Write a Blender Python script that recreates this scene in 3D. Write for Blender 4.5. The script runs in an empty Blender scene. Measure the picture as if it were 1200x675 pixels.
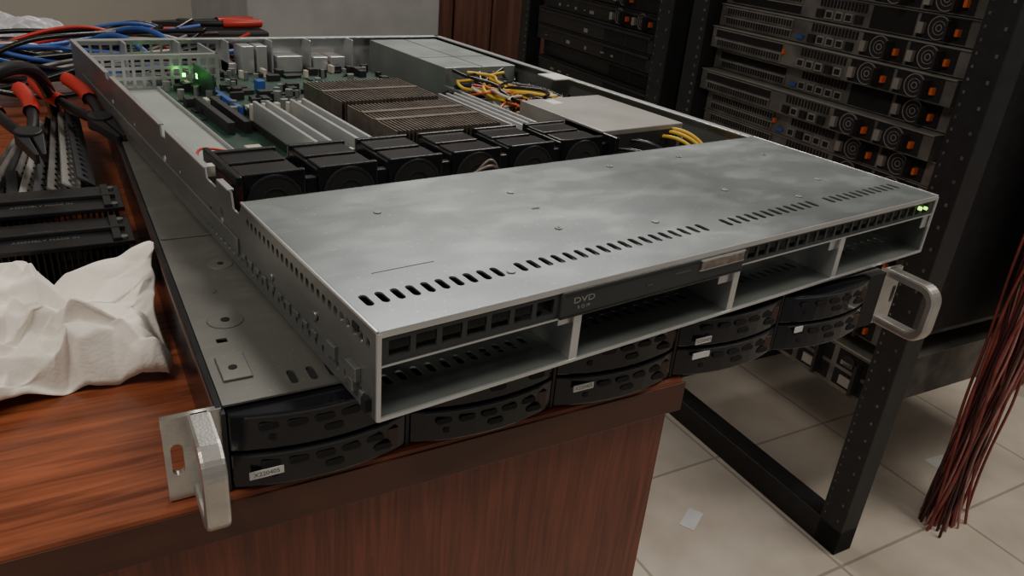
import bpy, bmesh, math, random
from mathutils import Matrix, Vector, noise
random.seed(7)
S=.001; ZO=.838
col=bpy.context.scene.collection
# ---------------------------------------------------------------- materials
def mat(name,c,metal=0.,rough=.5,c2=None,scale=20,stretch=(1,1,1),bump=0.,bscale=200,emit=0.,lo=.35,hi=.65,detail=4,spec=.5,rvar=0.,dist=0.):
    m=bpy.data.materials.new(name);m.use_nodes=True;nt=m.node_tree;b=nt.nodes["Principled BSDF"]
    b.inputs["Base Color"].default_value=(*c,1);b.inputs["Metallic"].default_value=metal;b.inputs["Roughness"].default_value=rough
    b.inputs["Specular IOR Level"].default_value=spec
    tc=nt.nodes.new("ShaderNodeTexCoord");mp=nt.nodes.new("ShaderNodeMapping");mp.inputs["Scale"].default_value=stretch
    nt.links.new(tc.outputs["Object"],mp.inputs[0])
    n=nt.nodes.new("ShaderNodeTexNoise");n.inputs["Scale"].default_value=scale;n.inputs["Detail"].default_value=detail;n.inputs["Distortion"].default_value=dist
    nt.links.new(mp.outputs[0],n.inputs["Vector"])
    if c2 is None: c2=tuple(x*.85 for x in c)
    r=nt.nodes.new("ShaderNodeValToRGB");r.color_ramp.elements[0].position=lo;r.color_ramp.elements[1].position=hi
    r.color_ramp.elements[0].color=(*c2,1);r.color_ramp.elements[1].color=(*c,1)
    nt.links.new(n.outputs["Fac"],r.inputs[0]);nt.links.new(r.outputs[0],b.inputs["Base Color"])
    if rvar:
        mr=nt.nodes.new("ShaderNodeMapRange");mr.inputs["From Min"].default_value=.3;mr.inputs["From Max"].default_value=.7
        mr.inputs["To Min"].default_value=rough-rvar;mr.inputs["To Max"].default_value=rough+rvar
        nt.links.new(n.outputs["Fac"],mr.inputs[0]);nt.links.new(mr.outputs[0],b.inputs["Roughness"])
    if bump:
        n2=nt.nodes.new("ShaderNodeTexNoise");n2.inputs["Scale"].default_value=bscale;nt.links.new(mp.outputs[0],n2.inputs["Vector"])
        bp=nt.nodes.new("ShaderNodeBump");bp.inputs["Strength"].default_value=bump;bp.inputs["Distance"].default_value=.002
        nt.links.new(n2.outputs["Fac"],bp.inputs["Height"]);nt.links.new(bp.outputs[0],b.inputs["Normal"])
    if emit:
        b.inputs["Emission Color"].default_value=(*c,1);b.inputs["Emission Strength"].default_value=emit
    return m
def sheet(name,c,dark,metal,rough):
    """dusty, smudged galvanised sheet: soft handling smears, dust specks, fine scratches"""
    m=bpy.data.materials.new(name);m.use_nodes=True;nt=m.node_tree;N=nt.nodes;Lk=nt.links.new;b=N["Principled BSDF"]
    b.inputs["Metallic"].default_value=metal
    tc=N.new("ShaderNodeTexCoord")
    def nz(scale,detail,st=(1,1,1),rot=0,dist=0):
        mp=N.new("ShaderNodeMapping");mp.inputs["Scale"].default_value=st;mp.inputs["Rotation"].default_value=(0,0,rot);Lk(tc.outputs["Object"],mp.inputs[0])
        n=N.new("ShaderNodeTexNoise");n.inputs["Scale"].default_value=scale;n.inputs["Detail"].default_value=detail;n.inputs["Distortion"].default_value=dist;Lk(mp.outputs[0],n.inputs["Vector"]);return n.outputs["Fac"]
    def ramp(f,p0,p1,a,b_):
        r=N.new("ShaderNodeMapRange");r.inputs["From Min"].default_value=p0;r.inputs["From Max"].default_value=p1;r.inputs["To Min"].default_value=a;r.inputs["To Max"].default_value=b_;Lk(f,r.inputs[0]);return r.outputs[0]
    big=ramp(nz(6,6,(1,1.4,1),.5,.4),.32,.68,0,1)
    med=ramp(nz(26,8,(1,1.8,1),.3,.4),.46,.66,0,1)
    sc=ramp(nz(70,3,(.25,7,1),.9),.64,.74,0,1)
    sp=ramp(nz(380,2),.66,.72,0,1)
    def mul(a,k):
        x=N.new("ShaderNodeMath");x.operation='MULTIPLY';Lk(a,x.inputs[0]);x.inputs[1].default_value=k;return x.outputs[0]
    def mulv(a,b_):
        x=N.new("ShaderNodeMath");x.operation='MULTIPLY';Lk(a,x.inputs[0]);Lk(b_,x.inputs[1]);return x.outputs[0]
    def add(a,b_):
        x=N.new("ShaderNodeMath");x.operation='ADD';x.use_clamp=True;Lk(a,x.inputs[0]);Lk(b_,x.inputs[1]);return x.outputs[0]
    t=add(add(mul(big,.40),mul(mulv(med,big),.38)),mul(sc,.22));t=add(t,mul(sp,.45))
    mx=N.new("ShaderNodeMix");mx.data_type='RGBA';mx.inputs[6].default_value=(*dark,1);mx.inputs[7].default_value=(*c,1);Lk(t,mx.inputs[0]);Lk(mx.outputs[2],b.inputs["Base Color"])
    Lk(ramp(add(mul(big,.6),mul(med,.4)),0,1,rough-.04,rough+.07),b.inputs["Roughness"])
    bp=N.new("ShaderNodeBump");bp.inputs["Strength"].default_value=.03;bp.inputs["Distance"].default_value=.002;Lk(nz(35,3),bp.inputs["Height"]);Lk(bp.outputs[0],b.inputs["Normal"])
    return m
M={}
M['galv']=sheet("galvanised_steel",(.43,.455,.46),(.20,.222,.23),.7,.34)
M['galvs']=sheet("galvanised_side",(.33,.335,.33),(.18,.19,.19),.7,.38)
M['galv2']=mat("galvanised_inner",(.29,.315,.305),.55,.42,(.21,.235,.225),14,rvar=.05)
M['plain']=mat("zinc_channel",(.36,.39,.37),.3,.5,(.30,.33,.31),14)
M['edge']=mat("bright_cut_steel",(.66,.675,.68),.7,.3)
M['galvlow']=sheet("satin_steel",(.28,.275,.25),(.17,.17,.158),.6,.40)
M['black']=mat("black_plastic",(.008,.008,.010),0,.25,(.014,.014,.016),60)
M['blackm']=mat("black_matte",(.013,.013,.015),0,.6)
M['tray']=mat("tray_plastic",(.007,.007,.010),0,.15,(.012,.012,.016),40,spec=.45)
M['lever']=mat("tray_lever_dark_red",(.05,.010,.010),0,.35)
M['dvd']=mat("dvd_grey",(.04,.045,.047),.1,.42)
M['text']=mat("grey_print",(.28,.28,.27),0,.5)
M['tan']=mat("tan_button",(.30,.25,.21),.2,.45,(.16,.13,.11),300)
M['dark']=mat("dark_void",(.006,.006,.007),0,.8)
M['alu']=mat("cast_aluminium",(.60,.58,.55),.85,.36,(.48,.46,.43),60,bump=.06,bscale=800)
M['pcb']=mat("green_pcb",(.018,.065,.04),0,.45,(.012,.035,.025),80)
M['bronze']=mat("bronze_fins",(.23,.195,.165),.7,.36,(.15,.125,.105),90)
M['box']=mat("box_steel",(.36,.345,.32),.5,.4,(.28,.265,.245),20)
M['yellow']=mat("yellow_wire",(.70,.45,.03),0,.4)
M['red']=mat("red_plastic",(.50,.03,.02),0,.35)
M['redw']=mat("red_cable",(.32,.062,.055),0,.55,(.18,.035,.03),30)
M['pinkw']=mat("pink_cable",(.48,.22,.2),0,.55,(.3,.14,.12),30)
M['orange']=mat("orange_plastic",(.60,.12,.03),0,.4)
M['blue']=mat("blue_cable",(.03,.09,.35),0,.4)
M['cream']=mat("ivory_connector",(.5,.47,.40),0,.5)
M['white']=mat("white_label",(.75,.75,.73),0,.6)
M['ink']=mat("label_ink",(.08,.08,.08),0,.6)
M['grn']=mat("green_led",(.1,1,.08),0,.4,emit=12)
M['grn2']=mat("yellowgreen_led",(.45,1,.1),0,.4,emit=3)
M['rackblk']=mat("black_powdercoat",(.012,.012,.014),.1,.5,(.018,.018,.02),50)
M['srv']=mat("server_rear_steel",(.21,.20,.185),.5,.45,(.10,.098,.09),25)
M['srvlid']=mat("server_lid_edge",(.38,.365,.34),.6,.4)
M['srvd']=mat("server_rear_dark",(.035,.035,.037),.4,.5)
M['fin']=mat("black_fins",(.03,.03,.032),.5,.4)
M['tissue']=mat("tissue_paper",(.90,.86,.79),0,.9,(.85,.80,.72),20,bump=.15,bscale=500)
M['bag']=mat("white_plastic_bag",(.5,.5,.53),0,.3)
M['wtop']=mat("wood_desktop",(.31,.085,.034),0,.31,(.13,.034,.014),16,stretch=(1,14,14),detail=9,lo=.32,hi=.7,bump=.03,bscale=50,rvar=.05,dist=.6)
M['wfront']=mat("wood_front",(.25,.064,.034),0,.4,(.115,.029,.016),20,stretch=(15,15,.7),detail=8,lo=.3,hi=.7,dist=.8)
M['wedge']=mat("wood_edge",(.10,.03,.014),0,.4,(.07,.02,.010),9,stretch=(1,6,6))
M['cab']=mat("grey_cabinet_paint",(.38,.39,.39),.1,.5)
M['wcab']=mat("brown_cabinet_wood",(.12,.05,.032),0,.5,(.06,.022,.014),6,stretch=(8,8,.6))
M['wall']=mat("wall_paint",(.40,.37,.33),0,.85,(.36,.33,.29),3)
M['card']=mat("cardboard",(.20,.12,.07),0,.8,(.12,.07,.045),12)
M['paper']=mat("paper",(.85,.85,.85),0,.8)
def tiles():
    m=bpy.data.materials.new("floor_tiles");m.use_nodes=True;nt=m.node_tree;b=nt.nodes["Principled BSDF"];b.inputs["Roughness"].default_value=.3
    tc=nt.nodes.new("ShaderNodeTexCoord");br=nt.nodes.new("ShaderNodeTexBrick");br.offset=0
    br.inputs["Scale"].default_value=1;br.inputs["Brick Width"].default_value=.33;br.inputs["Row Height"].default_value=.33;br.inputs["Mortar Size"].default_value=.003
    br.inputs["Color1"].default_value=(.76,.68,.58,1);br.inputs["Color2"].default_value=(.70,.63,.54,1);br.inputs["Mortar"].default_value=(.45,.39,.33,1)
    mp=nt.nodes.new("ShaderNodeMapping");mp.inputs["Rotation"].default_value=(0,0,.12)
    nt.links.new(tc.outputs["Object"],mp.inputs[0]);nt.links.new(mp.outputs[0],br.inputs[0])
    n=nt.nodes.new("ShaderNodeTexNoise");n.inputs["Scale"].default_value=7;n.inputs["Detail"].default_value=8;nt.links.new(tc.outputs["Object"],n.inputs[0])
    mx=nt.nodes.new("ShaderNodeMix");mx.data_type='RGBA';mx.blend_type='MULTIPLY';mx.inputs[0].default_value=.5
    hs=nt.nodes.new("ShaderNodeValToRGB");hs.color_ramp.elements[0].color=(.6,.58,.55,1);hs.color_ramp.elements[0].position=.35;hs.color_ramp.elements[1].position=.6
    nt.links.new(br.outputs[0],mx.inputs[6]);nt.links.new(n.outputs["Fac"],hs.inputs[0]);nt.links.new(hs.outputs[0],mx.inputs[7])
    nt.links.new(mx.outputs[2],b.inputs["Base Color"]);return m
M['tile']=tiles()
# ---------------------------------------------------------------- helpers
def empty(name,mw):
    e=bpy.data.objects.new(name,None);e.empty_display_size=.05;col.objects.link(e);e.matrix_world=mw;return e
def frame(x,y,ang,z=ZO): return Matrix.Translation((x*S,y*S,z))@Matrix.Rotation(ang,4,'Z')
class Part:
    def __init__(s,name,m,parent=None,mw=None):
        s.bm=bmesh.new();s.name=name;s.m=m;s.parent=parent;s.mw=mw
    def box(s,x0,x1,y0,y1,z0,z1,M4=None):
        v=[s.bm.verts.new(Vector((x,y,z))*S if M4 is None else M4@(Vector((x,y,z))*S)) for x in(x0,x1) for y in(y0,y1) for z in(z0,z1)]
        for f in((0,1,3,2),(4,6,7,5),(0,4,5,1),(2,3,7,6),(0,2,6,4),(1,5,7,3)): s.bm.faces.new([v[i] for i in f])
        return s
    def cyl(s,c,ax,r,h,seg=16,r2=None):
        q=Vector((0,0,1)).rotation_difference(Vector(ax)).to_matrix().to_4x4()
        bmesh.ops.create_cone(s.bm,cap_ends=True,segments=seg,radius1=r*S,radius2=(r if r2 is None else r2)*S,depth=h*S,matrix=Matrix.Translation(Vector(c)*S)@q)
        return s
    def ring(s,c,ro_,ri,y0,y1,seg=24):
        V=[]
        for y in(y0,y1):
            for r_ in(ro_,ri): V.append([s.bm.verts.new(Vector((c[0]+r_*math.cos(2*math.pi*k/seg),y,c[1]+r_*math.sin(2*math.pi*k/seg)))*S) for k in range(seg)])
        for k in range(seg):
            j=(k+1)%seg
            s.bm.faces.new([V[0][k],V[0][j],V[1][j],V[1][k]]);s.bm.faces.new([V[2][k],V[3][k],V[3][j],V[2][j]])
            s.bm.faces.new([V[0][k],V[2][k],V[2][j],V[0][j]]);s.bm.faces.new([V[1][k],V[1][j],V[3][j],V[3][k]])
        return s
    def prism(s,pts,axis,a,b):
        def P(p,h):
            if axis=='x':return Vector((h,p[0],p[1]))*S
            if axis=='y':return Vector((p[0],h,p[1]))*S
            return Vector((p[0],p[1],h))*S
        A=[s.bm.verts.new(P(p,a)) for p in pts];B=[s.bm.verts.new(P(p,b)) for p in pts];n=len(pts)
        s.bm.faces.new(A);s.bm.faces.new(B[::-1])
        for i in range(n): s.bm.faces.new([A[i],B[i],B[(i+1)%n],A[(i+1)%n]])
        return s
    def done(s,bevel=0,smooth=False):
        bmesh.ops.recalc_face_normals(s.bm,faces=s.bm.faces)
        me=bpy.data.meshes.new(s.name);s.bm.to_mesh(me);s.bm.free();me.materials.append(M[s.m] if isinstance(s.m,str) else s.m)
        o=bpy.data.objects.new(s.name,me);col.objects.link(o)
        if s.parent:o.parent=s.parent
        if s.mw is not None:o.matrix_world=s.mw
        if bevel:
            b=o.modifiers.new("bev","BEVEL");b.width=bevel*S;b.segments=2;b.limit_method='ANGLE'
        if smooth:
            for p in me.polygons:p.use_smooth=True
        return o
def from_curve(cu,name,m,parent,ml):
    o=bpy.data.objects.new("tmp",cu);col.objects.link(o)
    dg=bpy.context.evaluated_depsgraph_get();dg.update()
    me=bpy.data.meshes.new_from_object(o.evaluated_get(dg));bpy.data.objects.remove(o);bpy.data.curves.remove(cu)
    me.materials.clear();me.materials.append(M[m]);me.name=name
    n=bpy.data.objects.new(name,me);col.objects.link(n)
    if parent:n.parent=parent
    if ml is not None:n.matrix_local=ml
    return n
def slot(cx,cy,w,h,ang=0,n=5):
    r=min(w,h)/2;pts=[]
    if h>=w: cs=[(0,h/2-r,0),(0,-(h/2-r),math.pi)]
    else: cs=[(w/2-r,0,-math.pi/2),(-(w/2-r),0,math.pi/2)]
    for x,y,a0 in cs:
        for i in range(n+1):
            a=a0+math.pi*i/n;pts.append((x+r*math.cos(a),y+r*math.sin(a)))
    c,s=math.cos(ang),math.sin(ang)
    return [(cx+c*x-s*y,cy+s*x+c*y) for x,y in pts]
def rect(x0,x1,y0,y1): return [(x0,y0),(x1,y0),(x1,y1),(x0,y1)]
def plate(name,m,parent,outl,holes,th,plane='xy',off=0):
    cu=bpy.data.curves.new(name,'CURVE');cu.dimensions='2D';cu.fill_mode='BOTH';cu.extrude=th*S/2
    for pts in [outl]+holes:
        sp=cu.splines.new('POLY');sp.points.add(len(pts)-1)
        for i,p in enumerate(pts):sp.points[i].co=(p[0]*S,p[1]*S,0,1)
        sp.use_cyclic_u=True
    if plane=='xy': ml=Matrix.Translation((0,0,off*S))
    elif plane=='xz': ml=Matrix(((1,0,0,0),(0,0,1,off*S),(0,1,0,0),(0,0,0,1)))
    else: ml=Matrix(((0,0,1,off*S),(1,0,0,0),(0,1,0,0),(0,0,0,1)))
    return from_curve(cu,name,m,parent,ml)
def tubes(name,m,parent,paths,r,ml=None):
    cu=bpy.data.curves.new(name,'CURVE');cu.dimensions='3D';cu.bevel_depth=r*S;cu.bevel_resolution=2;cu.resolution_u=6
    for pts in paths:
        sp=cu.splines.new('NURBS');sp.points.add(len(pts)-1)
        for i,p in enumerate(pts):sp.points[i].co=(p[0]*S,p[1]*S,p[2]*S,1)
        sp.use_endpoint_u=True;sp.order_u=min(4,len(pts))
    o=from_curve(cu,name,m,parent,ml if ml is not None else Matrix())
    for p in o.data.polygons:p.use_smooth=True
    return o
def text(body,size,m,parent,ml,name,ext=.1):
    cu=bpy.data.curves.new(name,'FONT');cu.body=body;cu.size=size*S;cu.extrude=ext*S;cu.align_x='CENTER';cu.align_y='CENTER'
    return from_curve(cu,name,m,parent,ml)
XZ=Matrix(((1,0,0,0),(0,0,-1,0),(0,1,0,0),(0,0,0,1)))
# ---------------------------------------------------------------- camera
p=[9.1343,-1.2479,-2.4393,1.5271,.6607,.4441,.0927]
F=p[0]*100;yaw,pi,ro=p[4:7]
f=Vector((math.sin(yaw)*math.cos(pi),math.cos(yaw)*math.cos(pi),-math.sin(pi)))
r=f.cross(Vector((0,0,1))).normalized();u=r.cross(f)
r,u=r*math.cos(ro)+u*math.sin(ro),-r*math.sin(ro)+u*math.cos(ro)
cd=bpy.data.cameras.new("camera");cam=bpy.data.objects.new("camera",cd);col.objects.link(cam)
cd.lens=F/1200*36;cd.sensor_width=36;cd.clip_start=.02;cd.clip_end=50
mm=Matrix((r,u,-f)).transposed().to_4x4();mm.translation=Vector((p[1]*.1,p[2]*.1,p[3]*.1+ZO));cam.matrix_world=mm
bpy.context.scene.camera=cam
# ---------------------------------------------------------------- room
Part("floor",'tile').box(-2500,3600,-1500,3000,-20,0).done()
Part("wall_back",'wall').box(-2500,3600,3000,3060,0,2700).done()
Part("wall_right",'wall').box(3600,3660,-1500,3060,0,2700).done()
# ---------------------------------------------------------------- desk
LY=-.1097
D=empty("desk",frame(-51.7,40.7,LY))
Part("desktop",'wtop',D).box(-1100,262,-4,1150,-112,-88).done(bevel=2.5)
Part("front_edging",'wedge',D).box(-1100,262.5,-5.2,-3.8,-110.5,-90.5).done(bevel=.5)
Part("front_panel",'wfront',D).box(-1080,258,2,20,-838,-112).done()
Part("side_panel",'wfront',D).box(240,258,20,1140,-838,-112).done()
Part("back_panel",'wfront',D).box(-1080,240,1120,1140,-838,-112).done()
# ---------------------------------------------------------------- upper rack server
U=empty("rack_server",frame(0,0,0))
W=437;DC=163;DT=693
fl=[]
def row(x0,x1,n,cy,w=3.8,h=10.5,ang=0):
    return [slot(x0+(x1-x0)*i/(n-1),cy,w,h,ang) for i in range(n)]
for a,b in((10,95),(118,212),(234,318),(332,426)):
    fl+=row(a,b,12,26,4,9)
plate("base_pan",'galv2',U,rect(0,W,0,DT),fl,1,'xy',-42.5)
cov=row(8,76,10,27,3.9,11,.0)+row(90,220,18,27)+row(241,326,12,27)+row(345,424,11,27)
plate("front_cover",'galv',U,rect(0,W,0,DC),cov,1,'xy',-.5)
c=Part("cover_folds",'edge',U)
c.box(0,W,-.5,.3,-3.2,0).box(0,W,DC-1,DC,-5,0)
c.done(bevel=.35)
d=Part("cover_rivets",'galv2',U);d2=Part("cover_screw_sockets",'srvd',U)
for k_,(x,y) in enumerate(((140,60),(150,120),(290,70),(250,140),(380,60),(60,120),(395,120),(200,45),(330,40),(320,140),(82,24))):
    d.cyl((x,y,.2),(0,0,1),2.2,.9,14)
    if k_%3==0: d2.cyl((x,y,.55),(0,0,1),1.0,.4,8)
d.done(bevel=.2);d2.done()
Part("cover_seam",'srvd',U).box(22,55,50,50.7,-.2,.1).box(145,150,90,92,-.2,.15).done()
h=[slot(8+i*6.3,-9,3.6,5) for i in range(24)]+[slot(14+i*8,-36,2.6,5) for i in range(28)]
h+=[slot(60,-22,3,3),slot(200,-20,5,9),slot(222,-27,5,9),slot(290,-20,4,4),slot(330,-22,9,4),slot(420,-20,5,5),slot(500,-20,9,4)]
ol=[(0,-43),(DT,-43),(DT,0),(520,0),(518,-4),(506,-4),(504,0),(335,0),(334,-7),(322,-7),(321,0),(228,0),(227,-6),(208,-6),(206,0),(180,0),(178,-9),(168,-9),(DC,-3),(DC,0),(0,0)]
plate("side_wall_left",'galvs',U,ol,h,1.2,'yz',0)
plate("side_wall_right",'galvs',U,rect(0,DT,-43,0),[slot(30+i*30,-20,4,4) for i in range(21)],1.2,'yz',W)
e=Part("wall_flanges",'edge',U)
e.box(-.8,3,DC+22,205,-1,.2).box(-.8,3,230,320,-1,.2).box(-.8,3,337,503,-1,.2).box(-.8,3,522,DT,-1,.2)
e.box(W-7,W+.8,DC,DT,-1,.3).box(-.9,.4,0,DC,-1.2,.2).box(W-.6,W+.9,0,DC,-1.2,.3)
e.box(-.8,1.4,-.8,.6,-43,-1).box(W-1.4,W+.8,-.8,.6,-43,-1).box(0,W,-.9,.8,-43.3,-41.6)
e.done(bevel=.25)
t=Part("side_tabs",'galvs',U)
t.box(-3.5,-.5,14,24,-31,-24).box(-3.5,-.5,17,21,-37,-31).box(-2.5,-.5,38,46,-33,-26).box(-2.2,-.5,10,13,-41,-34)
for i in range(14): t.box(-1.8,-.5,60+i*11,65+i*11,-33,-30)
t.cyl((-1,62,-22),(1,0,0),2.6,1.4).cyl((-1,118,-26),(1,0,0),2.2,1.4)
t.done(bevel=.4)
Part("side_tab_slot",'dark',U).box(-3.7,-.4,4,8,-40,-34).box(-1.1,-.5,16,22,-8,-5).done()
Part("slide_strip",'galvs',U).box(-2,-.6,170,640,-34,-24).done(bevel=.5)
rh=[]
for i in range(14):
    for j in range(3): rh.append(rect(8+i*10,15.5+i*10,-36+j*11,-28+j*11))
rh+=[rect(160,196,-36,-6),rect(205,240,-36,-18),rect(248,290,-36,-14)]
plate("rear_wall",'edge',U,rect(0,W,-43,0),rh,1.2,'xz',DT)
e=Part("rear_flange",'edge',U);e.box(0,W,DT-9,DT+.8,-.9,.3)
for x in (45,98,150,200,246,300): e.box(x,x+2,DT-28,DT,-40,0)
e.done(bevel=.2)
rb=[rect(6+i*9,12+i*9,-34+j*10,-27+j*10) for i in range(13) for j in range(3)]
plate("riser_bracket",'edge',U,rect(3,124,-38,-3),rb,1.2,'xz',612)
Part("riser_bracket_top",'edge',U).box(3,124,612,619,-4,-3).box(3,5,612,680,-10,-3).box(122,124,612,680,-36,-3).done()
e=Part("rear_port_shells",'edge',U)
for x,w,hh in((165,14,30),(182,12,30),(206,30,18),(250,18,16),(272,18,16),(150,8,12)): e.box(x,x+w,DT-30,DT-1,-35,-35+hh)
e.done(bevel=.5)
wins=[rect(5+i*12.6,15+i*12.6,-13.2,-5.5) for i in range(7)]
plate("front_vent_strip",'dvd',U,rect(2,94,-16,-3),wins,1.4,'xz',1)
plate("front_vent_strip_right",'dvd',U,rect(226,435,-13,-3),[rect(231+i*9.5,238.5+i*9.5,-11.5,-4.5) for i in range(21)],1.4,'xz',1)
Part("vent_backing",'srvd',U).box(2,94,8,9,-15,-2).box(226,435,8,9,-13,-2).done()
Part("optical_drive",'dvd',U).box(94,226,-1.2,120,-16.5,-3).done(bevel=.7)
Part("optical_drive_trim",'black',U).box(93.8,226.2,-1.5,0,-16.8,-15.9).box(96,188,-1.45,-1.1,-5,-4.6).done()
Part("eject_button",'tan',U).box(190,224,-2.4,-1,-9.3,-4.2).done(bevel=.4)
Part("eject_trim",'edge',U).box(189,225,-2.0,-.9,-4.2,-3.6).box(189,225,-2,-.9,-9.9,-9.3).done()
Part("drive_marks",'ink',U).box(170,182,-1.5,-1.1,-8.4,-7.4).box(150,154,-1.5,-1.1,-11,-10).done()
text("DVD",4.4,'text',U,Matrix.Translation((.108,-.0013,-.0085))@XZ@Matrix.Scale(1.5,4,(1,0,0)),"drive_logo")
text("R O M",2.4,'text',U,Matrix.Translation((.108,-.0013,-.0125))@XZ@Matrix.Scale(1.2,4,(1,0,0)),"drive_logo_small")
Part("bay_rails",'edge',U).box(1,105,-.3,1.0,-17.2,-16.4).box(104,227,-.3,1.0,-17.7,-16.9).box(226,W-1,-.3,1.0,-14.2,-13.4).done()
e=Part("bay_dividers",'edge',U)
for x,z in((105,-17),(223,-17),(326,-14)):
    e.prism([(0,-42),(0,z),(16,z),(26,-26),(26,-34),(150,-34),(150,-42)],'x',x,x+1.3)
    e.box(x-1,x+4,-.2,.8,-42,z)
e.box(96,105,2,3,-22,-17).box(212,223,2,3,-24,-17).box(317,326,2,3,-22,-14).box(428,436,1,2,-24,-13)
e.done(bevel=.2)
Part("drive_backplane",'srvd',U).box(3,W-3,150,152,-41,-3).done()
Part("bay_ceiling",'srvd',U).box(2,W-2,34,150,-14,-13).done()
Part("power_leds",'grn2',U).cyl((417,.3,-7),(0,1,0),1.3,2).cyl((425,.3,-8),(0,1,0),1.1,2).done()
fan=Part("fan_housings",'black',U);fb=Part("fan_hubs",'blackm',U);fg=Part("fan_grille_rings",'srvd',U)
FY=216
for i in range(6):
    x=16+i*51
    fan.box(x,x+42,FY,FY+4,-42,-3).box(x,x+42,FY+52,FY+56,-42,-3)
    fan.box(x,x+3,FY+4,FY+52,-42,-6).box(x+39,x+42,FY+4,FY+52,-42,-6)
    fan.box(x+2,x+40,FY+4,FY+25,-8,-4.5).box(x+2,x+40,FY+30,FY+52,-8,-4.5).box(x+14,x+28,FY+25,FY+30,-9,-6)
    fan.box(x+42,x+51,FY+2,FY+8,-42,-10).box(x+42,x+51,FY+48,FY+52,-42,-10)
    fb.cyl((x+21,FY-.5,-23),(0,1,0),17,1.5,24).box(x+3,x+39,FY+4,FY+52,-40,-9)
    fg.ring((x+21,-23),18.5,17,FY-1.6,FY);fg.ring((x+21,-23),10,9,FY-1.8,FY-.4)
fan.box(12,16,FY-6,FY+62,-42,-2).box(322,326,FY-6,FY+62,-42,-4)
fan.done(bevel=.9);fb.done();fg.done()
Part("fan_guard",'lever',U).box(10.8,12,FY,FY+50,-30,-8).box(13,15,FY-6.4,FY-5.9,-30,-8).done()
Part("left_channel",'plain',U).box(3,58,250,600,-41.5,-34).done(bevel=.6)
Part("channel_edge",'edge',U).box(58,59.2,285,600,-41,-31).done()
Part("motherboard",'pcb',U).box(62,322,284,662,-37,-35.5).done()
e=Part("board_chips",'blackm',U);g=Part("board_cans",'galv2',U);k=Part("board_connectors",'cream',U);bl=Part("board_blue_slots",'blue',U)
for i in range(150):
    x=random.uniform(66,315);y=random.uniform(440,655);w_=random.uniform(3,14);l=random.uniform(3,14);hh=random.uniform(1,9)
    e.box(x,x+w_,y,y+l,-35.5,-35.5+hh)
for i in range(60):
    x=random.uniform(66,315);y=random.uniform(440,650);g.cyl((x,y,-31),(0,0,1),random.uniform(2,4),random.uniform(6,12),12)
for i in range(16):
    x=random.uniform(66,300);y=random.uniform(440,650);k.box(x,x+4,y,y+random.uniform(5,14),-35.5,-27)
k.box(64,70,300,318,-35.5,-25).box(66,98,286,293,-35.5,-26).box(66,78,345,362,-35.5,-28)
for x in(72,86): e.box(x,x+6,420,520,-35.5,-25)
bl.box(100,105,480,560,-35.5,-27).box(150,158,570,582,-35.5,-24)
e.done(bevel=.3);g.done();k.done(bevel=.3);bl.done(bevel=.3)
dm=Part("memory_modules",'edge',U);ds=Part("memory_slots",'blackm',U);dl=Part("memory_latches",'cream',U)
for i in range(5):
    x=100+i*11
    ds.box(x-2.5,x+2.5,286,440,-35.5,-29);dl.box(x-2.2,x+2.2,284,290,-35,-15).box(x-2.2,x+2.2,436,442,-35,-15)
    if i!=2: dm.box(x-1.6,x+1.6,292,434,-29,-11)
for i in range(4):
    x=282+i*9
    ds.box(x-2.5,x+2.5,290,432,-35.5,-29);dm.box(x-1.4,x+1.4,296,426,-29,-12);dl.box(x-2.2,x+2.2,288,294,-35,-15)
dm.done(bevel=.4);ds.done();dl.done(bevel=.3)
hs=Part("cpu_heatsink",'bronze',U);hs.box(166,266,296,388,-35,-31).box(166,266,400,486,-35,-31)
for i in range(28):
    x=166+i*3.65
    hs.box(x,x+1.1,296,388,-31,-8);hs.box(x,x+1.1,400,486,-31,-8)
hs.box(166,266,330,336,-8.4,-7.4).box(166,266,356,362,-8.4,-7.4).box(166,266,440,446,-8.4,-7.4)
hs.done()
Part("board_led",'grn',U).box(96,100,592,598,-24,-19).cyl((84,596,-20),(0,0,1),1.6,3).done()
Part("riser_card",'pcb',U).box(96,98,540,606,-35,-10).done()
ps=Part("power_supply_cage",'galv2',U)
ps.box(333,W-9,500,684,-41,-3).box(333,338,350,500,-41,-22);ps.done(bevel=.6)
Part("power_supply_seams",'srvd',U).box(381,382.5,500,684,-3.2,-2.8).box(333,W-9,560,561,-3.2,-2.8).done()
Part("power_distribution_box",'box',U).box(322,420,228,345,-41,-3).done(bevel=.8)
Part("power_box_details",'srvd',U).box(328,414,227,228.2,-38,-7).box(345,365,344,346,-30,-12).done()
Part("power_box_label",'white',U).box(344,356,322,338,-3.1,-2.7).done()
Part("white_tape",'white',U).box(W-26,W-1,405,435,-.6,.6).done()
def tangle(n,x0,x1,y0,y1,z0,z1,k=6):
    out=[]
    for i in range(n):
        pts=[]
        for j in range(k):
            t_=j/(k-1);pts.append((random.uniform(x0,x1),y0+(y1-y0)*t_+random.uniform(-14,14),random.uniform(z0,z1)))
        out.append(pts)
    return out
tubes("power_wires_yellow",'yellow',U,tangle(9,322,402,358,486,-26,-2),1.7)
tubes("power_wires_black",'black',U,tangle(22,318,415,352,490,-34,-1),1.8)
tubes("power_wires_orange",'orange',U,tangle(3,316,380,355,440,-25,-4),1.4)
tubes("power_wires_red",'red',U,tangle(2,316,370,355,430,-25,-5),1.4)
tubes("power_wires_white",'cream',U,tangle(4,316,390,355,450,-25,-3),1.5)
tubes("loom_yellow_front",'yellow',U,[[(406,232,-8),(412,215,-5),(418,196,-10),(412,180,-30)],[(402,232,-10),(408,212,-7),(416,192,-14),(408,178,-32)],[(394,232,-14),(399,214,-9),(408,196,-14),(400,180,-30)]],1.6)
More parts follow.
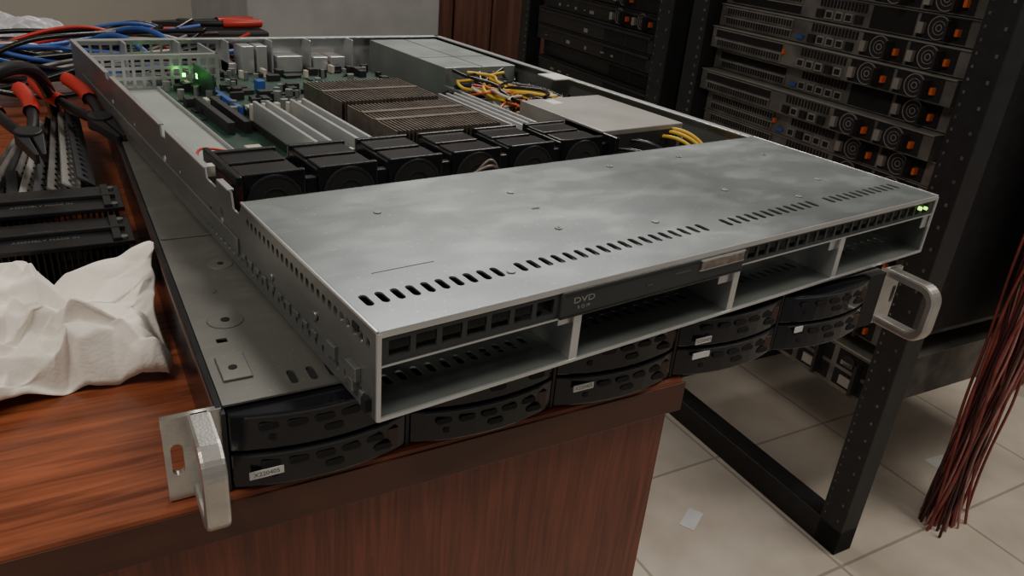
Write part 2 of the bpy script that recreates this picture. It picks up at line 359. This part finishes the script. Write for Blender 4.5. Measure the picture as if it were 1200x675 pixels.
tubes("loom_black_front",'black',U,[[(340,230,-20),(350,210,-16),(364,196,-20),(380,180,-34)],[(356,230,-14),(366,212,-10),(378,196,-18),(388,180,-36)]],1.9)
tubes("fan_wire_red",'red',U,[[(8,270,-20),(10,286,-12),(16,312,-12),(32,322,-16),(52,306,-20),(64,300,-24)],[(10,270,-24),(16,292,-18),(30,306,-20),(60,290,-26)]],1.0)
tubes("fan_wire_white",'white',U,[[(10,272,-24),(14,288,-16),(20,306,-18),(38,312,-20),(62,296,-26)]],.8)
Part("fan_wire_plugs",'cream',U).box(6,12,256,272,-30,-20).box(4,9,240,247,-10,-3).done(bevel=.3)
tubes("fan_lead_coils",'tan',U,[[(186,FY-3,-20),(190,FY-10,-10),(196,FY-8,-6),(202,FY-10,-14),(206,FY-4,-24)],[(180,FY-3,-22),(188,FY-12,-12),(198,FY-12,-8),(208,FY-4,-22)]],1)
# ---------------------------------------------------------------- lower rack server
L=empty("rack_server.001",frame(-51.7,40.7,LY))
LD=640;ZT=-45.5
lh=[slot(34+i*9,16,3.6,12) for i in range(8)]
plate("top_cover_front",'galvlow',L,rect(1,W-1,4,LD),lh+[rect(9,14,58,62)],1,'xy',ZT-.5)
b=Part("chassis_shell",'srvd',L);b.box(0,W,30,LD,-87,-86).box(0,W,LD-1,LD,-87,ZT-1).box(W-1,W,0,LD,-87,ZT-1).box(0,W,30,31,-87,ZT-1).done()
Part("left_rim",'black',L).box(-2.6,.6,2,LD,-87,ZT+.6).done(bevel=.6)
Part("left_rim_edge",'lever',L).box(-3.2,-2.4,2,LD,ZT-3,ZT).done()
b=Part("cover_embosses",'galvlow',L)
b.cyl((17,80,ZT),(0,0,1),9,1.0,28).cyl((16,116,ZT),(0,0,1),3.5,.8,20).cyl((28,150,ZT),(0,0,1),7,1.0,28).box(2,34,196,199,ZT,ZT+1.0).box(5,18,22,44,ZT,ZT+1.0)
b.done(bevel=.6)
Part("cover_emboss_holes",'dark',L).cyl((17,80,ZT+.6),(0,0,1),2.2,.4).cyl((28,150,ZT+.6),(0,0,1),1.8,.4).cyl((11,32,ZT+1.1),(0,0,1),2,.4).done()
tr=Part("drive_trays",'tray',L);sl=Part("drive_tray_slots",'dark',L);lv=Part("tray_levers",'lever',L);fr=Part("bay_frame",'blackm',L);tl=Part("tray_lip_lines",'dvd',L)
fr.box(0,W,2,30,-87.5,-86).box(0,W,6,30,-48,ZT-1).box(0,W,8,12,-86,-48)
for i in range(6): fr.box(i*84-0.6,i*84+1.2,-1,10,-87,ZT-1)
fr.box(421,W,0,10,-87,ZT-1)
def bow_(t_): return -1-7*max(0,math.sin(math.pi*min(1,max(0,t_))))**.8
for i in range(5):
    x0=1.8+i*84;x1=x0+81.5
    for z0,z1 in((-86.5,-68.2),(-66.6,-48)):
        n=10;pts=[(x0,6)]
        for j in range(n+1):
            t_=j/n;pts.append((x0+(x1-x0)*t_,bow_(t_)))
        pts.append((x1,6));tr.prism(pts,'z',z0,z1)
        for q in range(5):
            xx=x0+12+q*12;bw=bow_((xx+4-x0)/81.5);zc=(z0+z1)/2+3.2
            sl.prism(slot(xx+4,zc,9,3.2),'y',bw-.7,bw+3)
            if q%2==0: sl.prism(slot(xx+8,zc-6,9,3.2),'y',bw-.5,bw+3)
        for j in range(8):
            ta,tb=.08+j*.1,.18+j*.1;a=x0+81.5*ta;b2=x0+81.5*tb
            tl.prism([(a,bow_(ta)-.5),(b2,bow_(tb)-.5),(b2,bow_(tb)+1),(a,bow_(ta)+1)],'z',z1-1.6,z1-.8)
        bw=bow_((x1-7-x0)/81.5)
        lv.box(x1-11,x1-5,bw-1.0,bw+3,z0+3,z1-4)
tr.done(bevel=.8);sl.done();lv.done(bevel=.4);fr.done();tl.done()
lb=Part("asset_labels",'white',L)
for x0,z0,w_ in((8,-80,15),(178,-76,13),(262,-64,12),(262,-74,13),(348,-73,7)):
    bw=bow_(((x0-1.8)%84+w_/2)/81.5)
    lb.box(x0,x0+w_,bw-1.6,bw-.9,z0,z0+3.9)
lb.done()
for x0,z0,w_ in((8,-80,15),(178,-76,13),(262,-64,12)):
    bw=bow_(((x0-1.8)%84+w_/2)/81.5)
    text("X220405",3.1,'ink',L,Matrix.Translation(((x0+w_/2)*S,(bw-1.65)*S,(z0+1.95)*S))@XZ,"label_text",.02)
def handle(x0,x1,name,yo):
    h_=Part(name,'alu',L)
    def prof(y1,z0,z1,rr):
        pts=[(4,z0)]
        for k in range(9):
            a=-math.pi/2*k/8; pts.append((y1+rr-rr*math.sin(-a),z0+rr-rr*math.cos(a)))
        for k in range(9):
            a=math.pi/2*k/8; pts.append((y1+rr-rr*math.cos(a),z1-rr+rr*math.sin(a)))
        pts.append((4,z1));return pts
    o=prof(yo,-87,-45,12);i_=prof(yo+5.5,-81,-51,8)
    n=len(o);bm=h_.bm
    A,B,C_,Dd=[[bm.verts.new(Vector((x,q[0],q[1]))*S) for q in P] for x in(x0,x1) for P in(o,i_)]
    for k in range(n-1):
        bm.faces.new([A[k],A[k+1],B[k+1],B[k]]);bm.faces.new([C_[k],Dd[k],Dd[k+1],C_[k+1]])
        bm.faces.new([A[k],C_[k],C_[k+1],A[k+1]]);bm.faces.new([B[k],B[k+1],Dd[k+1],Dd[k]])
    bm.faces.new([A[0],B[0],Dd[0],C_[0]]);bm.faces.new([A[-1],C_[-1],Dd[-1],B[-1]])
    h_.done(bevel=1.6)
handle(-14,-4,"handle_left",-31);handle(W+4,W+14,"handle_right",-36)
plate("ear_left",'alu',L,rect(-24,0,-87,-45),[slot(-19,-66,5,16)],3,'xz',3)
plate("ear_right",'alu',L,rect(W,W+20,-87,-45),[slot(W+17,-66,4,14)],3,'xz',3)
# ---------------------------------------------------------------- racks (rear of servers)
def rackframe(name,s0,units,z_top,dark,z_low=None,pitch=40.5,rec=12):
    ea=math.atan2(.991,.131)
    o=Matrix.Translation((1.031+.131*s0*S,.215+.991*s0*S,ZO))@Matrix.Rotation(ea,4,'Z')
    R=empty(name,o);SE=(600 if not dark else 578)
    fr=Part("posts",'rackblk',R)
    for a,b in((18,66),(605,650)): fr.box(a,b,-45,0,-838,700)
    fr.box(605,650,-700,-660,-838,700)
    fr.box(18,650,-45,0,-838,-785).box(18,650,-60,-1,660,700).box(605,650,-700,-40,-838,-785).box(605,650,-700,-40,660,700)
    if not dark: fr.box(68,71,-640,-40,-430,680)
    fr.done(bevel=2)
    hl=Part("post_holes",'srv',R)
    for k in range(80):
        z=-770+k*17.5
        hl.box(57,60,-.3,.6,z,z+4).box(612,617,-.3,.6,z,z+5)
    for k in range(40): hl.box(28,32,-.3,.5,-770+k*35,-765+k*35)
    hl.done()
    P={n:Part(n,m,R) for n,m in(("server_bodies",'srvd' if dark else 'srv'),("server_lids",'srvd' if dark else 'srvlid'),("vents",'dark'),("psu_fans",'blackm'),("psu_fan_rings",'srvlid'),("psu_latches",'orange'),("psu_handles",'srvd'),("ports",'black'),("ports_blue",'blue'),("port_shells",'srvlid'),("lead_loops",'blackm'))}
    for k in range(units):
        z0=z_top-pitch*(k+1);z1=z0+pitch-2;j=random.uniform(-22,8)-rec;hh=z1-z0
        sx=random.uniform(-4,4)
        P["server_bodies"].box(82+sx,SE-3+sx,-640,-6+j,z0,z1)
        P["server_lids"].box(82+sx,SE-3+sx,-640,-3+j,z1-1.2,z1+.2)
        y=-6+j
        for s0_ in(100+sx,186+sx):
            P["vents"].box(s0_,s0_+80,y-1,y+.8,z0+2,z1-3)
            if (not dark and random.random()<.88) or random.random()<.3:
                P["psu_fans"].cyl((s0_+45,y+1.5,z0+hh/2),(0,1,0),16,3,20)
                P["psu_fan_rings"].ring((s0_+45,z0+hh/2),17,15.8,y+1,y+4);P["psu_fan_rings"].ring((s0_+45,z0+hh/2),10,9.2,y+1,y+3.6);P["psu_fan_rings"].ring((s0_+45,z0+hh/2),5,3.8,y+1,y+3.6)
                P["psu_latches"].box(s0_+10,s0_+15,y,y+9,z0+12,z0+22)
                P["psu_handles"].box(s0_+20,s0_+24,y,y+22,z0+6,z0+32);P["port_shells"].box(s0_+68,s0_+78,y,y+8,z0+8,z0+24)
        if dark:
            for q in range(12):
                if random.random()<.35: P["port_shells"].box(110+q*38,110+q*38+random.uniform(4,18),y,y+1.2,z0+random.uniform(6,12),z0+random.uniform(13,16))
            P["server_bodies"].box(90,570,y,y+4,z0+28,z0+34);continue
        for q in range(14): P["vents"].box(276+q*7+sx,280.5+q*7+sx,y,y+.8,z0+22,z1-4)
        for q in range(5):
            x=280+q*20+sx;(P["port_shells"] if random.random()<.6 else P["ports"]).box(x,x+15,y,y+3,z0+4,z0+17);P["ports"].box(x+2,x+13,y+2,y+3.4,z0+6,z0+15)
        if k%2: P["ports_blue"].box(384,398,y,y+4,z0+6,z0+12)
        for zz in(z0+3,z0+20):
            if random.random()<.75:
                P["server_bodies"].box(412,585,y,y+2,zz,zz+14)
                for q in range(25): P["vents"].box(416+q*6.5,420.3+q*6.5,y+1.5,y+2.4,zz+2,zz+12)
            else: P["vents"].box(414,584,y-1,y+1,zz,zz+13)
            P["port_shells"].box(412,585,y,y+2.2,zz+13,zz+14.2)
        if k%3==0: P["psu_latches"].box(404,408,y,y+6,z0+18,z0+26)
    if z_low is not None:
        P["server_bodies"].box(78,440,-640,-60,z_low,z_low+86);P["server_lids"].box(78,440,-640,-58,z_low+84,z_low+87)
        for q in range(4):
            P["vents"].box(92+q*85,165+q*85,-60,-58.8,z_low+8,z_low+38).box(92+q*85,165+q*85,-60,-58.8,z_low+46,z_low+78)
            P["psu_handles"].box(110+q*85,116+q*85,-60,-40,z_low+12,z_low+72);P["port_shells"].box(125+q*85,150+q*85,-59,-56,z_low+14,z_low+32).box(130+q*85,155+q*85,-59,-56,z_low+52,z_low+60)
            P["psu_fans"].cyl((140+q*85,-58,z_low+62),(0,1,0),13,4)
    for v in P.values():
        if len(v.bm.verts): v.done()
    return R
R1=rackframe("server_rack",0,17,240,False,-575)
rackframe("server_rack.001",690,14,110,True)
RC=empty("red_cable_bundle",Matrix.Translation((0,0,ZO)))
def hang(n,xm,xs,y0,y1,zb,step,wob,kx):
    out=[]
    for i in range(n):
        x=random.gauss(xm,xs);y=random.uniform(y0,y1)
        out.append([(x+random.uniform(-wob,wob)+k*kx,y+random.uniform(-wob,wob)*.7,zb+k*step) for k in range(9)])
    return out
tubes("red_strands",'redw',RC,hang(60,1316,26,160,205,-836,130,22,0),2.6)
tubes("pink_strands",'pinkw',RC,hang(14,1320,28,158,200,-836,130,24,0),2.0)
tubes("dark_strands",'lever',RC,hang(30,1324,30,165,205,-836,130,24,0),2.6)
tubes("red_strands_upper",'redw',RC,hang(36,1430,50,120,195,-430,90,38,4),2.2)
tubes("pink_strands_upper",'pinkw',RC,hang(10,1420,50,120,195,-380,90,38,4),1.8)
paths=[]
for i in range(30):
    x=random.uniform(1400,1580);y=random.uniform(120,190)
    paths.append([(x+random.uniform(-30,30)+k*6,y+random.uniform(-25,25),-500+k*110) for k in range(8)])
bb=tubes("black_cable_loom",'rackblk',RC,paths,4.5)
K=empty("equipment_pile",frame(1960,330,.05))
Part("carton",'card',K).box(0,700,0,500,-838,-640).done(bevel=4)
e=Part("stacked_units",'blackm',K)
for i in range(12): e.box(20+(i%3)*8,660,20,480,-640+i*60,-586+i*60)
e.done(bevel=3)
Part("unit_edges",'srvd',K).box(30,640,18,20,-600,-594).box(40,500,18,20,-480,-476).box(60,400,18,20,-360,-354).box(16,20,40,460,-560,-556).box(16,20,40,460,-400,-396).done()
Part("metal_cabinet",'cab').box(335,715,1150,1500,0,1150).done(bevel=4)
e=Part("wooden_cabinet",'wcab');e.box(1180,1800,2100,2500,0,1700)
for k in range(4): e.box(1182+k*155,1330+k*155,2085,2100,60,1640)
e.done(bevel=4)
for i,(x,y,a) in enumerate(((877,433,.4),(1420,206,.2),(1498,279,-.2))):
    Part("paper_scrap",'paper',None,frame(x,y,a,0)).box(-28,28,-14,14,0.2,.8).done()
# ---------------------------------------------------------------- crumpled sheets (piecewise-planar facets = paper creases)
def crumple(name,m,mw,outline,hgt,seed,n=140,lift=None,soft=1,A1=.34,A2=.2,A3=.06,XY=1.):
    rg=random.Random(seed);tabs={}
    def rv(k,i,j):
        key=(k,i,j)
        if key not in tabs: tabs[key]=(rg.uniform(-1,1),rg.random()<.5,rg.uniform(-1,1),rg.uniform(-1,1))
        return tabs[key]
    def facet(k,x,y,N,ang):
        c,s=math.cos(ang),math.sin(ang);x,y=(c*x-s*y)*N+50,(s*x+c*y)*N+50
        w=.28*noise.noise(Vector((x*.7,y*.7,seed+k)));x+=w;y-=w
        i,j=int(math.floor(x)),int(math.floor(y));u_,v_=x-i,y-j
        A,B,C,Dq=rv(k,i,j),rv(k,i+1,j),rv(k,i,j+1),rv(k,i+1,j+1)
        o=[]
        for q in(0,2,3):
            a,b,c2,d2=A[q],B[q],C[q],Dq[q]
            if A[1]:
                o.append(a+(b-a)*u_+(d2-b)*v_ if u_>v_ else a+(c2-a)*v_+(d2-c2)*u_)
            else:
                o.append(a+(b-a)*u_+(c2-a)*v_ if u_+v_<1 else d2+(c2-d2)*(1-u_)+(b-d2)*(1-v_))
        return o
    bm=bmesh.new();g=[[None]*(n+1) for _ in range(n+1)]
    c00,c10,c11,c01=[Vector((a,b,0)) for a,b in outline]
    for i in range(n+1):
        for j in range(n+1):
            s_,t_=i/n,j/n;a=s_*2-1;b=t_*2-1
            sw=s_+.05*noise.noise(Vector((t_*5,seed,0)));tw=t_+.07*noise.noise(Vector((s_*5,seed,4)))
            P=c00*(1-sw)*(1-tw)+c10*sw*(1-tw)+c11*sw*tw+c01*(1-sw)*tw
            f1=facet(1,s_,t_,3.6,.5);f2=facet(2,s_,t_,7.5,1.1);f3=facet(3,s_,t_,17,.2)
            ed=max(abs(a),abs(b));env=max(0,1-ed**4)**.55
            z=hgt*env*(.62+A1*f1[0])+ (env*.85+.15)*(hgt*A2*f2[0]+hgt*A3*f3[0])+ (1-env)*hgt*.12*(1+f2[0])
            if lift:
                dd=math.hypot(s_-lift[0],t_-lift[1]);z=max(z,lift[2]*max(0,1-(dd/.7)**1.4)+hgt*.16*f2[0]*min(1,dd*4))
            k=.5+.5*env
            q=Vector((f1[1]*11+f2[1]*6+f3[1]*1.6,f1[2]*9+f2[2]*6+f3[2]*1.6,0))*k*XY
            g[i][j]=bm.verts.new(((P.x+q.x)*S,(P.y+q.y)*S,max(z,0.7)*S))
    for i in range(n):
        for j in range(n): bm.faces.new([g[i][j],g[i+1][j],g[i+1][j+1],g[i][j+1]])
    for _ in range(soft): bmesh.ops.smooth_vert(bm,verts=bm.verts,factor=.4,use_axis_x=True,use_axis_y=True,use_axis_z=True)
    me=bpy.data.meshes.new(name);bm.to_mesh(me);bm.free();me.materials.append(M[m])
    for p_ in me.polygons:p_.use_smooth=True
    o=bpy.data.objects.new(name,me);col.objects.link(o);o.matrix_world=mw
    s=o.modifiers.new("s","SOLIDIFY");s.thickness=.0005
    return o
crumple("crumpled_tissue",'tissue',frame(0,0,0,ZO-.088),[(-176,152),(-48,144),(-35,226),(-172,232)],46,23,lift=(1,1,49),soft=1,A1=.42,A2=.34,A3=.09)
crumple("plastic_bag",'bag',frame(0,0,0,ZO-.088),[(-130,1010),(60,1000),(40,1160),(-140,1140)],70,5,soft=3)
# ---------------------------------------------------------------- left clutter
def finned(mw,name,w,d,hgt):
    E=empty(name,mw);b=Part("base",'black',E);b.box(0,w,0,d,0,5);b.box(0,w,0,d,hgt-3,hgt)
    b.done(bevel=.5);q=Part("fins",'fin',E);k=2
    while k<w-2: q.box(k,k+1,1,d-1,5,hgt-3);k+=3.6
    q.done();Part("plate_screws",'srv',E).cyl((w-6,6,hgt+.5),(0,0,1),2.5,1.5).cyl((w-6,d-8,hgt+.5),(0,0,1),2.5,1.5).cyl((8,d-8,hgt+.5),(0,0,1),2.5,1.5).done()
    text("ASSEMBLY MADE IN",4.2,'srv',E,Matrix.Translation((w*.6*S,d*.3*S,(hgt+.1)*S)),"printed_text")
    text("HEAT SINK  0K",3,'srv',E,Matrix.Translation((w*.6*S,d*.62*S,(hgt+.1)*S)),"printed_text_small")
    Part("clip_bars",'fin',E).box(4,w-4,d*.44,d*.5,hgt,hgt+2.5).box(w*.2,w*.24,2,d-2,hgt,hgt+2).box(w*.9,w*.94,2,d-2,hgt,hgt+2).done(bevel=.4)
    return E
finned(frame(-160,272,-.11,ZO-.088),"heatsink",122,46,36)
finned(frame(-155,324,-.11,ZO-.088),"heatsink",122,48,40)
R=empty("mounting_rails",frame(-98,385,-.1,ZO-.088))
for i in range(9):
    hl=[slot(12+q*14,7,7,5) for q in range(15)]
    o=plate("rail_%d"%(i+1),('srv','srvlid','srvd')[i%3],R,rect(0,225,0,14),hl,1.5,'xy',0)
    o.matrix_local=Matrix.Translation(((i*10-22)*S,0,(6+i*3.4)*S))@Matrix.Rotation(1.40+i*.02,4,'Z')@Matrix.Rotation(.65,4,'X')
e=Part("rail_blocks",'blackm',R)
for i in range(8): e.box(-20+i*10,-12+i*10,6+i*6,50+i*14,0,14+(i%3)*6)
e.done(bevel=1)
def pliers(name,mw):
    E=empty(name,mw)
    tubes("handles",'red',E,[[(55,12,8),(70,16,8),(90,17,8),(115,14,8)],[(55,-12,8),(70,-16,8),(90,-17,8),(115,-14,8)]],6.5)
    tubes("handle_cores",'fin',E,[[(0,0,8),(20,8,8),(40,11,8),(60,13,8)],[(0,0,8),(20,-8,8),(40,-11,8),(60,-13,8)]],4.5)
    j=Part("jaws",'srvd',E);j.cyl((0,0,8),(0,0,1),10,12,16);j.prism([(-45,-1),(-45,-4),(-5,-10),(5,-8),(5,-1)],'z',4,12);j.prism([(-45,1),(-45,4),(-5,10),(5,8),(5,1)],'z',4,12);j.done(bevel=.8)
pliers("pliers",frame(-12,505,1.75,ZO-.046)@Matrix.Rotation(-.12,4,'Y'))
pliers("pliers",frame(-70,470,1.62,ZO-.046)@Matrix.Rotation(-.12,4,'Y'))
pliers("pliers",frame(200,1035,.1,ZO-.042))
CT=empty("cable_tangle",Matrix.Translation((0,0,ZO)))
tubes("thick_black_lead",'black',CT,[[(-130,400,-15),(-105,425,12),(-75,480,16),(-50,530,4),(-38,570,-30),(-30,640,-70)]],6)
for nm,m,n,rr,xo in(("blue_leads",'blue',7,2.8,-20),("red_leads",'red',4,2.4,0),("black_leads",'black',22,3,-60),("grey_leads",'srvlid',7,2.2,-60)):
    P=[]
    for i in range(n):
        y=random.uniform(735,900);x=random.uniform(-160,-60)+xo
        P.append([(x+k*85+random.uniform(-30,30),y+random.uniform(-45,45)+k*12,-80+random.uniform(0,75)) for k in range(5)])
    tubes(nm,m,CT,P,rr)
tubes("blue_patch",'blue',CT,[[(-60,940,-80),(0,860,-50),(40,780,-8),(60,730,2),(80,705,-25)],[(-30,960,-80),(30,880,-40),(70,800,0),(100,740,4),(115,705,-25)]],3.2)
e=Part("adapter_blocks",'blackm',CT);e.box(60,140,900,950,-88,-50).box(-140,-70,820,880,-88,-46).box(170,320,1005,1070,-88,-42);e.done(bevel=4)
# ---------------------------------------------------------------- lights
def area(name,loc,tgt,sx,sy,e,c=(1,1,1)):
    l=bpy.data.lights.new(name,'AREA');l.shape='RECTANGLE';l.size=sx;l.size_y=sy;l.energy=e;l.color=c
    o=bpy.data.objects.new(name,l);col.objects.link(o);o.location=loc
    o.rotation_euler=(Vector(tgt)-Vector(loc)).to_track_quat('-Z','Y').to_euler();return o
area("ceiling_light",(1.4,1.7,2.6),(.5,.5,.8),1.3,.4,32,(1,.96,.88))
area("fill_light",(-.9,-.2,2.3),(0,.2,.8),.9,.3,15,(1,.91,.79))  # unseen soft fill added above camera left to light the tissue
area("floor_fill_light",(1.5,-.5,2.5),(1.25,.2,0),1.0,.3,18,(1,.93,.82))  # added light, no visible source, brightens the floor on the right
w=bpy.data.worlds.new("world");bpy.context.scene.world=w;w.use_nodes=True
w.node_tree.nodes["Background"].inputs[0].default_value=(.96,.91,.85,1);w.node_tree.nodes["Background"].inputs[1].default_value=.17
